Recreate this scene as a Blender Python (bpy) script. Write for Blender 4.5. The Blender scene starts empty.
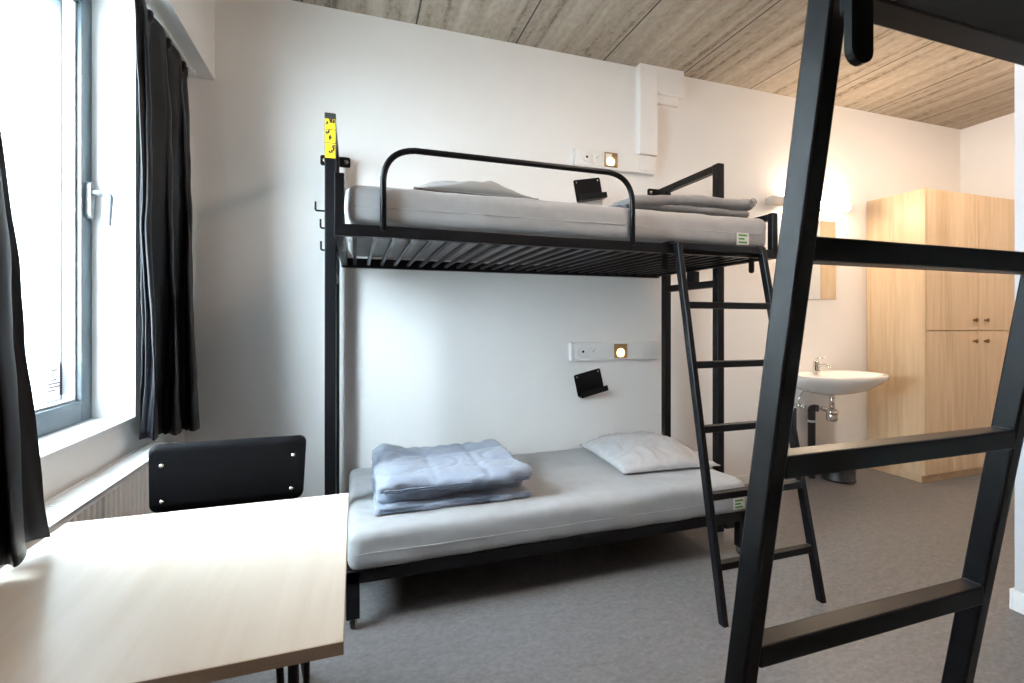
import bpy, bmesh, math, random
from mathutils import Vector, Matrix, noise
random.seed(7)
SC = bpy.context.scene
COL = SC.collection
PI = math.pi
V = Vector

# ------------------------------------------------------------------ materials
def new_mat(name):
    m = bpy.data.materials.new(name); m.use_nodes = True
    nt = m.node_tree; b = nt.nodes['Principled BSDF']
    return m, nt, b

def simple(name, col, rough=0.5, metal=0.0, spec=0.5, noise_amt=0.0, noise_scale=40.0, bump=0.0, bump_scale=200.0, sheen=0.0, coat=0.0):
    m, nt, b = new_mat(name)
    b.inputs['Base Color'].default_value = (*col, 1)
    b.inputs['Roughness'].default_value = rough
    b.inputs['Metallic'].default_value = metal
    b.inputs['Specular IOR Level'].default_value = spec
    b.inputs['Sheen Weight'].default_value = sheen
    b.inputs['Coat Weight'].default_value = coat
    if noise_amt or bump:
        tc = nt.nodes.new('ShaderNodeTexCoord')
    if noise_amt:
        n = nt.nodes.new('ShaderNodeTexNoise'); n.inputs['Scale'].default_value = noise_scale; n.inputs['Detail'].default_value = 6
        nt.links.new(tc.outputs['Object'], n.inputs['Vector'])
        r = nt.nodes.new('ShaderNodeValToRGB')
        r.color_ramp.elements[0].position = 0.3; r.color_ramp.elements[1].position = 0.7
        r.color_ramp.elements[0].color = (*[c * (1 - noise_amt) for c in col], 1)
        r.color_ramp.elements[1].color = (*[min(1, c * (1 + noise_amt)) for c in col], 1)
        nt.links.new(n.outputs['Fac'], r.inputs['Fac']); nt.links.new(r.outputs['Color'], b.inputs['Base Color'])
    if bump:
        n2 = nt.nodes.new('ShaderNodeTexNoise'); n2.inputs['Scale'].default_value = bump_scale; n2.inputs['Detail'].default_value = 4
        nt.links.new(tc.outputs['Object'], n2.inputs['Vector'])
        bp = nt.nodes.new('ShaderNodeBump'); bp.inputs['Strength'].default_value = bump; bp.inputs['Distance'].default_value = 0.01
        nt.links.new(n2.outputs['Fac'], bp.inputs['Height']); nt.links.new(bp.outputs['Normal'], b.inputs['Normal'])
    return m

def grain(name, c0, c1, stretch, scale, rough, c2=None, bump=0.05, bands=0.5, spec=0.5):
    """wood: noise stretched along one axis + a few distorted bands"""
    m, nt, b = new_mat(name); L = nt.links.new
    tc = nt.nodes.new('ShaderNodeTexCoord'); mp = nt.nodes.new('ShaderNodeMapping')
    mp.inputs['Scale'].default_value = stretch
    L(tc.outputs['Object'], mp.inputs['Vector'])
    n = nt.nodes.new('ShaderNodeTexNoise'); n.inputs['Scale'].default_value = scale; n.inputs['Detail'].default_value = 8
    n.inputs['Roughness'].default_value = 0.6; n.inputs['Distortion'].default_value = 0.4
    L(mp.outputs['Vector'], n.inputs['Vector'])
    n2 = nt.nodes.new('ShaderNodeTexNoise'); n2.inputs['Scale'].default_value = scale * 0.22; n2.inputs['Detail'].default_value = 3
    n2.inputs['Distortion'].default_value = 1.2
    L(mp.outputs['Vector'], n2.inputs['Vector'])
    mx = nt.nodes.new('ShaderNodeMix'); mx.data_type = 'FLOAT'; mx.inputs[0].default_value = bands
    L(n.outputs['Fac'], mx.inputs[2]); L(n2.outputs['Fac'], mx.inputs[3])
    r = nt.nodes.new('ShaderNodeValToRGB'); e = r.color_ramp.elements
    e[0].position = 0.32; e[1].position = 0.68; e[0].color = (*c0, 1); e[1].color = (*c1, 1)
    if c2:
        k = e.new(0.5); k.color = (*c2, 1)
    L(mx.outputs[0], r.inputs['Fac']); L(r.outputs['Color'], b.inputs['Base Color'])
    b.inputs['Roughness'].default_value = rough; b.inputs['Specular IOR Level'].default_value = spec
    bp = nt.nodes.new('ShaderNodeBump'); bp.inputs['Strength'].default_value = bump; bp.inputs['Distance'].default_value = 0.004
    L(n.outputs['Fac'], bp.inputs['Height']); L(bp.outputs['Normal'], b.inputs['Normal'])
    return m

def ceiling_mat():
    """board-marked concrete: slabs along Y with joints every 0.666 m, board streaks inside"""
    m, nt, b = new_mat('board_marked_concrete'); L = nt.links.new
    tc = nt.nodes.new('ShaderNodeTexCoord'); sx = nt.nodes.new('ShaderNodeSeparateXYZ')
    L(tc.outputs['Object'], sx.inputs[0])
    def M(op, a, bb=None):
        k = nt.nodes.new('ShaderNodeMath'); k.operation = op
        for i, q in enumerate((a, bb)):
            if q is None: continue
            if isinstance(q, (int, float)): k.inputs[i].default_value = q
            else: L(q, k.inputs[i])
        return k.outputs[0]
    f = M('FRACT', M('DIVIDE', M('ADD', sx.outputs['X'], 6.30), 0.667))
    d = M('ABSOLUTE', M('SUBTRACT', f, 0.5))
    joint = M('GREATER_THAN', d, 0.492)
    mp = nt.nodes.new('ShaderNodeMapping'); mp.inputs['Scale'].default_value = (5.5, 0.22, 1.0)
    L(tc.outputs['Object'], mp.inputs['Vector'])
    n = nt.nodes.new('ShaderNodeTexNoise'); n.inputs['Scale'].default_value = 2.2; n.inputs['Detail'].default_value = 4
    n.inputs['Roughness'].default_value = 0.55; n.inputs['Distortion'].default_value = 0.25
    L(mp.outputs['Vector'], n.inputs['Vector'])
    n3 = nt.nodes.new('ShaderNodeTexNoise'); n3.inputs['Scale'].default_value = 22; n3.inputs['Detail'].default_value = 10; n3.inputs['Roughness'].default_value = 0.7
    mp2 = nt.nodes.new('ShaderNodeMapping'); mp2.inputs['Scale'].default_value = (1.6, 0.8, 1.0)
    L(tc.outputs['Object'], mp2.inputs['Vector']); L(mp2.outputs['Vector'], n3.inputs['Vector'])
    mx = nt.nodes.new('ShaderNodeMix'); mx.data_type = 'FLOAT'; mx.inputs[0].default_value = 0.42
    L(n.outputs['Fac'], mx.inputs[2]); L(n3.outputs['Fac'], mx.inputs[3])
    r = nt.nodes.new('ShaderNodeValToRGB'); e = r.color_ramp.elements
    e[0].position = 0.37; e[1].position = 0.63; e[0].color = (0.14, 0.108, 0.080, 1); e[1].color = (0.44, 0.375, 0.305, 1)
    k = e.new(0.455); k.color = (0.305, 0.252, 0.198, 1)
    L(mx.outputs[0], r.inputs['Fac'])
    mj = nt.nodes.new('ShaderNodeMix'); mj.data_type = 'RGBA'; mj.inputs[7].default_value = (0.045, 0.04, 0.035, 1)
    L(joint, mj.inputs[0]); L(r.outputs['Color'], mj.inputs[6])
    L(mj.outputs[2], b.inputs['Base Color'])
    b.inputs['Roughness'].default_value = 0.9
    bp = nt.nodes.new('ShaderNodeBump'); bp.inputs['Strength'].default_value = 0.35; bp.inputs['Distance'].default_value = 0.01
    L(n.outputs['Fac'], bp.inputs['Height']); L(bp.outputs['Normal'], b.inputs['Normal'])
    return m

def floor_mat():
    m, nt, b = new_mat('grey_linoleum'); L = nt.links.new
    tc = nt.nodes.new('ShaderNodeTexCoord')
    n = nt.nodes.new('ShaderNodeTexNoise'); n.inputs['Scale'].default_value = 13; n.inputs['Detail'].default_value = 12; n.inputs['Roughness'].default_value = 0.78
    n.inputs['Distortion'].default_value = 0.25
    mp = nt.nodes.new('ShaderNodeMapping'); mp.inputs['Scale'].default_value = (1.0, 2.2, 1.0); mp.inputs['Rotation'].default_value = (0, 0, 0.35)
    L(tc.outputs['Object'], mp.inputs['Vector']); L(mp.outputs['Vector'], n.inputs['Vector'])
    r = nt.nodes.new('ShaderNodeValToRGB'); e = r.color_ramp.elements
    e[0].position = 0.36; e[1].position = 0.64; e[0].color = (0.106, 0.100, 0.100, 1); e[1].color = (0.206, 0.197, 0.199, 1)
    nf = nt.nodes.new('ShaderNodeTexNoise'); nf.inputs['Scale'].default_value = 38; nf.inputs['Detail'].default_value = 8; nf.inputs['Roughness'].default_value = 0.7
    mpf = nt.nodes.new('ShaderNodeMapping'); mpf.inputs['Scale'].default_value = (1.0, 1.5, 1.0); mpf.inputs['Rotation'].default_value = (0, 0, -0.5)
    L(tc.outputs['Object'], mpf.inputs['Vector']); L(mpf.outputs['Vector'], nf.inputs['Vector'])
    mf = nt.nodes.new('ShaderNodeMix'); mf.data_type = 'FLOAT'; mf.inputs[0].default_value = 0.55
    L(n.outputs['Fac'], mf.inputs[2]); L(nf.outputs['Fac'], mf.inputs[3])
    L(mf.outputs[0], r.inputs['Fac']); L(r.outputs['Color'], b.inputs['Base Color'])
    b.inputs['Roughness'].default_value = 0.42; b.inputs['Specular IOR Level'].default_value = 0.4
    return m

def glass_mat():
    m, nt, b = new_mat('window_glass'); nt.nodes.remove(b); L = nt.links.new
    out = nt.nodes['Material Output']
    t = nt.nodes.new('ShaderNodeBsdfTransparent'); t.inputs[0].default_value = (0.96, 0.98, 0.97, 1)
    g = nt.nodes.new('ShaderNodeBsdfGlossy'); g.inputs['Roughness'].default_value = 0.02
    lw = nt.nodes.new('ShaderNodeLayerWeight'); lw.inputs['Blend'].default_value = 0.5
    pw = nt.nodes.new('ShaderNodeMath'); pw.operation = 'POWER'; pw.inputs[1].default_value = 4.0
    L(lw.outputs['Facing'], pw.inputs[0])
    fr = nt.nodes.new('ShaderNodeMath'); fr.operation = 'MULTIPLY_ADD'; fr.inputs[1].default_value = 0.45; fr.inputs[2].default_value = 0.03
    L(pw.outputs[0], fr.inputs[0])
    mx = nt.nodes.new('ShaderNodeMixShader')
    L(fr.outputs[0], mx.inputs[0]); L(t.outputs[0], mx.inputs[1]); L(g.outputs[0], mx.inputs[2]); L(mx.outputs[0], out.inputs[0])
    return m

def emit(name, col, strength):
    m, nt, b = new_mat(name)
    b.inputs['Base Color'].default_value = (0.8, 0.8, 0.8, 1)
    b.inputs['Emission Color'].default_value = (*col, 1); b.inputs['Emission Strength'].default_value = strength
    return m

def panel_mat():
    """white facade blocks with thin grey joints"""
    m, nt, b = new_mat('white_facade_blocks'); L = nt.links.new
    tc = nt.nodes.new('ShaderNodeTexCoord'); mp = nt.nodes.new('ShaderNodeMapping')
    mp.inputs['Rotation'].default_value = (PI / 2, 0, 0)
    L(tc.outputs['Object'], mp.inputs['Vector'])
    br = nt.nodes.new('ShaderNodeTexBrick')
    br.offset = 0.5
    br.inputs['Color1'].default_value = (0.82, 0.83, 0.83, 1); br.inputs['Color2'].default_value = (0.78, 0.79, 0.79, 1)
    br.inputs['Mortar'].default_value = (0.4, 0.42, 0.42, 1)
    br.inputs['Scale'].default_value = 1.0; br.inputs['Brick Width'].default_value = 1.6; br.inputs['Row Height'].default_value = 0.57
    br.inputs['Mortar Size'].default_value = 0.012
    L(mp.outputs['Vector'], br.inputs['Vector']); L(br.outputs['Color'], b.inputs['Base Color'])
    b.inputs['Roughness'].default_value = 0.8
    return m

M = {}
M['wall'] = simple('white_wall_paint', (0.84, 0.825, 0.81), 0.75, noise_amt=0.012, noise_scale=3, bump=0.03, bump_scale=120)
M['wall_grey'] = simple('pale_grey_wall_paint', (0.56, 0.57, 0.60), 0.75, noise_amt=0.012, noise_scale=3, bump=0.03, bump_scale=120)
M['white'] = simple('white_paint', (0.82, 0.82, 0.81), 0.45, noise_amt=0.01, noise_scale=5)
M['sill'] = simple('white_sill', (0.80, 0.81, 0.82), 0.4, noise_amt=0.01, noise_scale=5)
M['radiator'] = simple('white_radiator_enamel', (0.74, 0.74, 0.73), 0.35, noise_amt=0.01, noise_scale=8)
M['frame'] = simple('grey_window_aluminium', (0.055, 0.078, 0.092), 0.4, noise_amt=0.03, noise_scale=10)
M['gasket'] = simple('black_gasket', (0.03, 0.03, 0.04), 0.6, noise_amt=0.05)
M['bead'] = simple('pale_glazing_bead', (0.42, 0.44, 0.45), 0.4, noise_amt=0.02)
M['handle'] = simple('pale_grey_handle', (0.17, 0.185, 0.195), 0.4, noise_amt=0.02)
M['glass'] = glass_mat()
M['metal'] = simple('anthracite_powder_coat', (0.0045, 0.0047, 0.0060), 0.36, spec=0.20, noise_amt=0.06, noise_scale=60, bump=0.02, bump_scale=600)
M['weld'] = simple('bare_weld', (0.12, 0.12, 0.125), 0.35, metal=0.7, noise_amt=0.1)
M['chrome'] = simple('chrome', (0.75, 0.74, 0.72), 0.12, metal=1.0, noise_amt=0.02)
M['black'] = simple('black_laminate', (0.004, 0.004, 0.005), 0.5, noise_amt=0.1, noise_scale=30, spec=0.10)
M['plastic'] = simple('black_plastic', (0.014, 0.014, 0.015), 0.35, noise_amt=0.05)
M['mattress'] = simple('grey_mattress_cover', (0.328, 0.332, 0.338), 0.65, noise_amt=0.04, noise_scale=18, bump=0.12, bump_scale=500, sheen=0.15)
M['piping'] = simple('pale_seam_thread', (0.42, 0.42, 0.42), 0.8, noise_amt=0.04)
M['duvet'] = simple('blue_grey_quilt_cotton', (0.235, 0.268, 0.335), 0.75, noise_amt=0.06, noise_scale=25, bump=0.15, bump_scale=420, sheen=0.2)
M['duvet_edge'] = simple('dark_blue_grey_binding', (0.13, 0.155, 0.21), 0.8, noise_amt=0.06)
M['duvet_grey'] = simple('grey_quilt_cotton', (0.185, 0.185, 0.195), 0.75, noise_amt=0.06, noise_scale=25, bump=0.15, bump_scale=420, sheen=0.2)
M['pillow'] = simple('pale_grey_pillow_cotton', (0.40, 0.39, 0.39), 0.75, noise_amt=0.05, noise_scale=20, bump=0.12, bump_scale=420, sheen=0.2)
M['pillow_dark'] = simple('mid_grey_pillow_cotton', (0.25, 0.245, 0.24), 0.75, noise_amt=0.05, noise_scale=20, bump=0.12, bump_scale=420, sheen=0.2)
M['curtain'] = simple('black_satin_curtain', (0.0035, 0.0039, 0.0066), 0.42, noise_amt=0.1, noise_scale=40, spec=0.22, sheen=0.01, bump=0.06, bump_scale=500)
M['oak'] = grain('light_oak_veneer', (0.50, 0.345, 0.195), (0.71, 0.545, 0.37), (7.0, 7.0, 0.4), 5.0, 0.40, (0.635, 0.465, 0.295))
M['oak_edge'] = grain('light_oak_edging', (0.55, 0.39, 0.235), (0.68, 0.51, 0.33), (6.0, 6.0, 0.5), 5.0, 0.45)
M['beech'] = grain('pale_birch_tabletop', (0.68, 0.585, 0.48), (0.80, 0.735, 0.65), (5.0, 0.45, 5.0), 5.0, 0.32, (0.75, 0.67, 0.575), bump=0.02)
M['table_edge'] = grain('shaded_brown_edge', (0.30, 0.215, 0.155), (0.38, 0.28, 0.21), (0.6, 6.0, 6.0), 5.0, 0.5)  # brown carries the shade on the desk's edge
M['knob'] = simple('bronze_knob', (0.22, 0.13, 0.06), 0.3, metal=0.9, noise_amt=0.1)
M['ceramic'] = simple('white_ceramic', (0.82, 0.81, 0.79), 0.12, coat=0.3, noise_amt=0.005)
M['yellow'] = simple('yellow_label', (0.80, 0.52, 0.012), 0.5, noise_amt=0.02)
M['ink'] = simple('black_ink', (0.02, 0.02, 0.02), 0.6, noise_amt=0.02)
M['paper'] = simple('white_paper', (0.82, 0.80, 0.81), 0.7, noise_amt=0.01)
_nt = M['paper'].node_tree; _b = _nt.nodes['Principled BSDF']; _t = _nt.nodes.new('ShaderNodeBsdfTranslucent'); _t.inputs[0].default_value = (0.85, 0.8, 0.82, 1)
_mx = _nt.nodes.new('ShaderNodeMixShader'); _mx.inputs[0].default_value = 0.35
_nt.links.new(_b.outputs[0], _mx.inputs[1]); _nt.links.new(_t.outputs[0], _mx.inputs[2]); _nt.links.new(_mx.outputs[0], _nt.nodes['Material Output'].inputs[0])
M['green'] = simple('green_print', (0.12, 0.33, 0.10), 0.6, noise_amt=0.03)
M['pink'] = simple('pale_pink_print', (0.62, 0.42, 0.45), 0.6, noise_amt=0.03)
M['red'] = simple('red_plastic', (0.35, 0.03, 0.02), 0.35, noise_amt=0.02)
M['amber'] = simple('smoked_amber_plastic', (0.30, 0.19, 0.09), 0.4, noise_amt=0.04)
M['bulb'] = emit('warm_reading_bulb', (1.0, 0.66, 0.26), 4.5)
M['tube'] = emit('warm_lamp_tube', (1.0, 0.78, 0.56), 66.0)
M['opal'] = emit('fill_diffuser', (1.0, 0.80, 0.66), 50.0)
M['opal_warm'] = emit('warm_fill_diffuser', (1.0, 0.79, 0.60), 37.0)
M['lamp_body'] = simple('pale_grey_lamp_body', (0.60, 0.58, 0.55), 0.5, noise_amt=0.02)
M['mirror'] = simple('mirror_silver', (0.88, 0.88, 0.87), 0.02, metal=1.0, noise_amt=0.003, noise_scale=2)
M['ceiling'] = ceiling_mat()
M['floor'] = floor_mat()
M['facade'] = panel_mat()
M['ground'] = simple('pale_paving', (0.50, 0.51, 0.50), 0.85, noise_amt=0.1, noise_scale=3)
M['board_shade'] = simple('dark_board_shade', (0.03, 0.028, 0.026), 0.8, noise_amt=0.1)  # dark colour stands in for shade below the near bunk

# ------------------------------------------------------------------ mesh helpers
def bm_new(): return bmesh.new()

def box(bm, x0, x1, y0, y1, z0, z1, bev=0.0, seg=2, mat=None):
    vs = bmesh.ops.create_cube(bm, size=1.0)['verts']
    for v in vs:
        v.co = V(((x0 + x1) / 2 + v.co.x * (x1 - x0), (y0 + y1) / 2 + v.co.y * (y1 - y0), (z0 + z1) / 2 + v.co.z * (z1 - z0)))
    out = vs
    if bev:
        es = list({e for v in vs for e in v.link_edges})
        r = bmesh.ops.bevel(bm, geom=es, offset=bev, segments=seg, profile=0.5, affect='EDGES')
        out = list({v for f in r['faces'] for v in f.verts})
    if mat is not None:
        for v in out: v.co = mat @ v.co
    return out

def beam(bm, p0, p1, w, h, up=(0, 0, 1), bev=0.0):
    """rectangular bar from p0 to p1; w across, h along 'up'"""
    p0, p1 = V(p0), V(p1); d = p1 - p0; L = d.length; d.normalize()
    u = V(up); u = (u - d * u.dot(d)).normalized(); s = u.cross(d).normalized()
    mat = Matrix(((s.x, d.x, u.x, p0.x), (s.y, d.y, u.y, p0.y), (s.z, d.z, u.z, p0.z), (0, 0, 0, 1)))
    return box(bm, -w / 2, w / 2, 0, L, -h / 2, h / 2, bev, 2, mat)

def arc_path(pts, rad, n=8):
    """polyline with rounded corners"""
    pts = [V(p) for p in pts]; out = [pts[0]]
    for i in range(1, len(pts) - 1):
        a, b, c = pts[i - 1], pts[i], pts[i + 1]
        da = (a - b).normalized(); dc = (c - b).normalized()
        r = min(rad, (a - b).length * 0.49, (c - b).length * 0.49)
        ang = da.angle(dc); t = r
        s, e = b + da * t, b + dc * t
        for k in range(n + 1):
            q = k / n
            out.append((1 - q) ** 2 * s + 2 * q * (1 - q) * (b + (s + e - 2 * b) * 0.08) + q * q * e)
    out.append(pts[-1]); return out

def tube(bm, pts, r, n=12, cap=True):
    pts = [V(p) for p in pts]; rings = []
    prev = None
    for i, p in enumerate(pts):
        if i == 0: t = pts[1] - p
        elif i == len(pts) - 1: t = p - pts[i - 1]
        else: t = (pts[i + 1] - p).normalized() + (p - pts[i - 1]).normalized()
        t.normalize()
        if prev is None:
            u = V((0, 0, 1)) if abs(t.z) < 0.9 else V((1, 0, 0))
        else: u = prev
        u = (u - t * u.dot(t)).normalized(); prev = u; s = t.cross(u)
        rr = r[i] if isinstance(r, (list, tuple)) else r
        rings.append([bm.verts.new(p + (u * math.cos(a) + s * math.sin(a)) * rr) for a in [2 * PI * k / n for k in range(n)]])
    for A, B in zip(rings, rings[1:]):
        for k in range(n):
            f = bm.faces.new((A[k], A[(k + 1) % n], B[(k + 1) % n], B[k])); f.smooth = True
    if cap:
        bm.faces.new(list(reversed(rings[0]))); bm.faces.new(rings[-1])

def lathe(bm, prof, c, n=24, axis='z'):
    """prof: list of (radius, height) along the axis from c"""
    rings = []
    for r, h in prof:
        ring = []
        for k in range(n):
            a = 2 * PI * k / n; x, y = r * math.cos(a), r * math.sin(a)
            if axis == 'z': p = V((x, y, h))
            elif axis == 'y': p = V((x, h, y))
            else: p = V((h, x, y))
            ring.append(bm.verts.new(V(c) + p))
        rings.append(ring)
    for A, B in zip(rings, rings[1:]):
        for k in range(n):
            f = bm.faces.new((A[k], A[(k + 1) % n], B[(k + 1) % n], B[k])); f.smooth = True
    bm.faces.new(rings[0]); bm.faces.new(rings[-1])

def prism(bm, poly, y0, y1, tf):
    """poly of (a,b) extruded from y0 to y1; tf maps (a,t,b)->Vector"""
    A = [bm.verts.new(tf(a, y0, b)) for a, b in poly]; B = [bm.verts.new(tf(a, y1, b)) for a, b in poly]
    n = len(poly)
    for k in range(n): bm.faces.new((A[k], A[(k + 1) % n], B[(k + 1) % n], B[k]))
    bm.faces.new(list(reversed(A))); bm.faces.new(B)

def round_rect(w, h, r, n=6):
    p = []
    for cx, cz, a0 in ((w / 2 - r, h / 2 - r, 0), (-w / 2 + r, h / 2 - r, 90), (-w / 2 + r, -h / 2 + r, 180), (w / 2 - r, -h / 2 + r, 270)):
        for k in range(n + 1):
            a = math.radians(a0 + 90 * k / n); p.append((cx + r * math.cos(a), cz + r * math.sin(a)))
    return p

def soft_box(bm, x0, x1, y0, y1, z0, z1, r, step=0.03, fn=None):
    """rounded cushion-like box on a fine grid; fn(p, nrm, q)->offset vector; q in -1..1 box coordinates"""
    c = V(((x0 + x1) / 2, (y0 + y1) / 2, (z0 + z1) / 2)); a = V(((x1 - x0) / 2, (y1 - y0) / 2, (z1 - z0) / 2))
    r = min(r, a.x, a.y, a.z) * 0.999
    n = [max(4, int(2 * a[i] / step)) for i in range(3)]
    cache = {}
    def vert(i, j, k):
        key = (i, j, k)
        if key in cache: return cache[key]
        p = V((-a.x + 2 * a.x * i / n[0], -a.y + 2 * a.y * j / n[1], -a.z + 2 * a.z * k / n[2]))
        inn = V([max(-(a[t] - r), min(a[t] - r, p[t])) for t in range(3)])
        d = p - inn
        d = d.normalized() if d.length > 1e-9 else V((0, 0, 1))
        q = inn + d * r
        if fn: q = q + fn(c + q, d, V((q.x / a.x, q.y / a.y, q.z / a.z)))
        v = bm.verts.new(c + q); cache[key] = v; return v
    def quad(*ks):
        f = bm.faces.new([vert(*k) for k in ks]); f.smooth = True
    for i in range(n[0]):
        for j in range(n[1]):
            quad((i, j, 0), (i, j + 1, 0), (i + 1, j + 1, 0), (i + 1, j, 0))
            quad((i, j, n[2]), (i + 1, j, n[2]), (i + 1, j + 1, n[2]), (i, j + 1, n[2]))
    for i in range(n[0]):
        for k in range(n[2]):
            quad((i, 0, k), (i + 1, 0, k), (i + 1, 0, k + 1), (i, 0, k + 1))
            quad((i, n[1], k), (i, n[1], k + 1), (i + 1, n[1], k + 1), (i + 1, n[1], k))
    for j in range(n[1]):
        for k in range(n[2]):
            quad((0, j, k), (0, j, k + 1), (0, j + 1, k + 1), (0, j + 1, k))
            quad((n[0], j, k), (n[0], j + 1, k), (n[0], j + 1, k + 1), (n[0], j, k + 1))

def fbm(p, s, o=3):
    return noise.fractal(V(p) * s, 1.0, 2.0, o, noise_basis='PERLIN_ORIGINAL')

def finish(name, bm, mat, parent=None, smooth=False, origin=None):
    bmesh.ops.recalc_face_normals(bm, faces=bm.faces[:])
    o0 = V((0, 0, 0))
    if parent is not None:
        o0 = V(parent['_o'])
    elif origin is not None: o0 = V(origin)
    for v in bm.verts: v.co -= o0
    me = bpy.data.meshes.new(name); bm.to_mesh(me); bm.free()
    if smooth:
        for p in me.polygons: p.use_smooth = True
    me.materials.append(mat)
    o = bpy.data.objects.new(name, me); COL.objects.link(o)
    o['_o'] = tuple(o0)
    if parent is not None: o.parent = parent
    else: o.location = o0
    return o

def tag(o, label, cat, group=None):
    o['label'] = label; o['category'] = cat
    if group: o['group'] = group
    return o

def thing(name, loc, label, cat, group=None):
    o = bpy.data.objects.new(name, None); COL.objects.link(o); o.location = loc; o['_o'] = tuple(loc)
    o.empty_display_size = 0.1
    return tag(o, label, cat, group)

def struct(name, bm, mat):
    o = finish(name, bm, mat); o['kind'] = 'structure'; return o

def part(name, mat, parent, fn, smooth=False):
    bm = bm_new(); fn(bm); return finish(name, bm, mat, parent, smooth)

# ------------------------------------------------------------------ room shell
W = 3.06          # back wall
CZ = 3.19         # ceiling
XL, XR = -0.89, 5.64
YR = -0.74        # wall behind the camera
PX, PY = 2.835, 1.335   # corner of the inner partition

bm = bm_new(); box(bm, XL - 0.3, XR + 0.2, YR - 0.2, W + 0.2, -0.2, 0.0); struct('floor', bm, M['floor'])
bm = bm_new(); box(bm, XL - 0.3, XR + 0.2, YR - 0.2, W + 0.2, CZ, CZ + 0.2); struct('ceiling', bm, M['ceiling'])
bm = bm_new(); box(bm, XL - 0.3, XR + 0.2, W, W + 0.2, 0, CZ); struct('wall_back', bm, M['wall'])
bm = bm_new(); box(bm, XR, XR + 0.2, PY - 0.05, W, 0, CZ); struct('wall_right', bm, M['wall'])
bm = bm_new(); box(bm, XL - 0.3, PX, YR - 0.2, YR, 0, CZ); struct('wall_rear', bm, M['wall'])
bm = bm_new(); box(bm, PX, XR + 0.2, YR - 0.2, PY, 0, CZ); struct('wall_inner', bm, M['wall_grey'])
# window wall with an opening
WY0, WY1, WZ0, WZ1 = 1.30, 2.435, 0.90, 2.66
bm = bm_new()
box(bm, XL - 0.3, XL, YR, WY0, 0, CZ); box(bm, XL - 0.3, XL, WY1, W, 0, CZ)
box(bm, XL - 0.3, XL, WY0, WY1, 0, WZ0 - 0.02); box(bm, XL - 0.3, XL, WY0, WY1, WZ1, CZ)
struct('wall_left', bm, M['wall'])
bm = bm_new(); box(bm, XL - 0.3, XL + 0.004, WY0 + 0.002, WY1 - 0.002, WZ0 - 0.02, WZ0, 0.003); struct('trim_sill', bm, M['sill'])
bm = bm_new(); box(bm, XL, -0.745, YR, W, 2.658, CZ); struct('trim_pelmet', bm, M['white'])
# duct coming down the back wall to the upper socket strip
bm = bm_new()
box(bm, 1.972, 2.12, 3.0, W, 2.53, CZ, 0.003)
box(bm, 2.12, 2.355, 3.0, W, 2.995, CZ, 0.003)
box(bm, 2.12, 2.33, 3.03, W, 2.935, 2.995, 0.003)
struct('trim_duct', bm, M['wall'])
bm = bm_new(); box(bm, 2.2, 4.40, W - 0.012, W, 0, 0.07, 0.003); struct('baseboard_back', bm, M['white'])
bm = bm_new()
box(bm, PX - 0.013, XR, PY, PY + 0.013, 0, 0.092, 0.003); box(bm, PX - 0.013, PX, YR, PY, 0, 0.092, 0.003)
struct('baseboard_inner', bm, M['white'])

# ------------------------------------------------------------------ window
win = bpy.data.objects.new('window_1', None); COL.objects.link(win); win.location = (-1.04, WY1, WZ0); win['_o'] = (-1.04, WY1, WZ0)
win['kind'] = 'structure'
FX0, FX1, FW = -1.165, -1.04, 0.078
def ring(bm, x0, x1, y0, y1, z0, z1, w, bev=0.003, wb=None):
    wb = wb or w
    box(bm, x0, x1, y0, y0 + w, z0, z1, bev); box(bm, x0, x1, y1 - w, y1, z0, z1, bev)
    box(bm, x0, x1, y0 + w, y1 - w, z0, z0 + wb, bev); box(bm, x0, x1, y0 + w, y1 - w, z1 - w, z1, bev)
part('window_frame', M['frame'], win, lambda b: ring(b, FX0, FX1, WY0, WY1, WZ0, WZ1, FW, 0.003, 0.085))
part('glazing_bead', M['bead'], win, lambda b: ring(b, -1.10, -1.058, WY0 + FW, WY1 - FW, WZ0 + 0.085, WZ1 - FW, 0.010, 0.002))
part('gasket', M['gasket'], win, lambda b: ring(b, -1.106, -1.100, WY0 + FW, WY1 - FW, WZ0 + 0.085, WZ1 - FW, 0.012, 0.0))
part('window_pane', M['glass'], win, lambda b: box(b, -1.112, -1.107, WY0 + FW, WY1 - FW, WZ0 + 0.085, WZ1 - FW))
def hnd(b):
    prism(b, round_rect(0.034, 0.150, 0.016), -1.04, -1.022, lambda a, t, c: V((t, 2.398 + a, 1.80 + c)))
    tube(b, [(-1.024, 2.398, 1.835), (-0.985, 2.398, 1.833)], 0.011)
    tube(b, arc_path([(-1.0, 2.398, 1.834), (-0.962, 2.398, 1.832), (-0.966, 2.392, 1.70)], 0.018, 5), [0.011] * 5 + [0.0105] * 2 + [0.009])
part('window_handle', M['handle'], win, hnd)

# paper notice stuck on the pane
YN = 0.022
nt_ = thing('paper_notice', (-1.106, 2.255, 1.005), 'small white paper notice with dark print stuck low on the window pane', 'notice')
part('sheet', M['paper'], nt_, lambda b: box(b, -1.1065, -1.1058, 2.235 + YN, 2.345 + YN, 1.015, 1.14))
def notice_print(b):
    for k, (y0, y1, z) in enumerate(((2.247, 2.330, 1.046), (2.247, 2.328, 1.033), (2.247, 2.296, 1.020), (2.268, 2.308, 1.098), (2.272, 2.300, 1.060))):
        box(b, -1.1058, -1.1054, y0 + YN, y1 + YN, z + 0.015, z + 0.0195)
    tube(b, [(-1.1055, 2.288 + YN + 0.014 * math.cos(a), 1.097 + 0.014 * math.sin(a)) for a in [0.4 + 5.6 * k / 16 for k in range(17)]], 0.0012, 6)
part('printed_text', M['ink'], nt_, notice_print)

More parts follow.
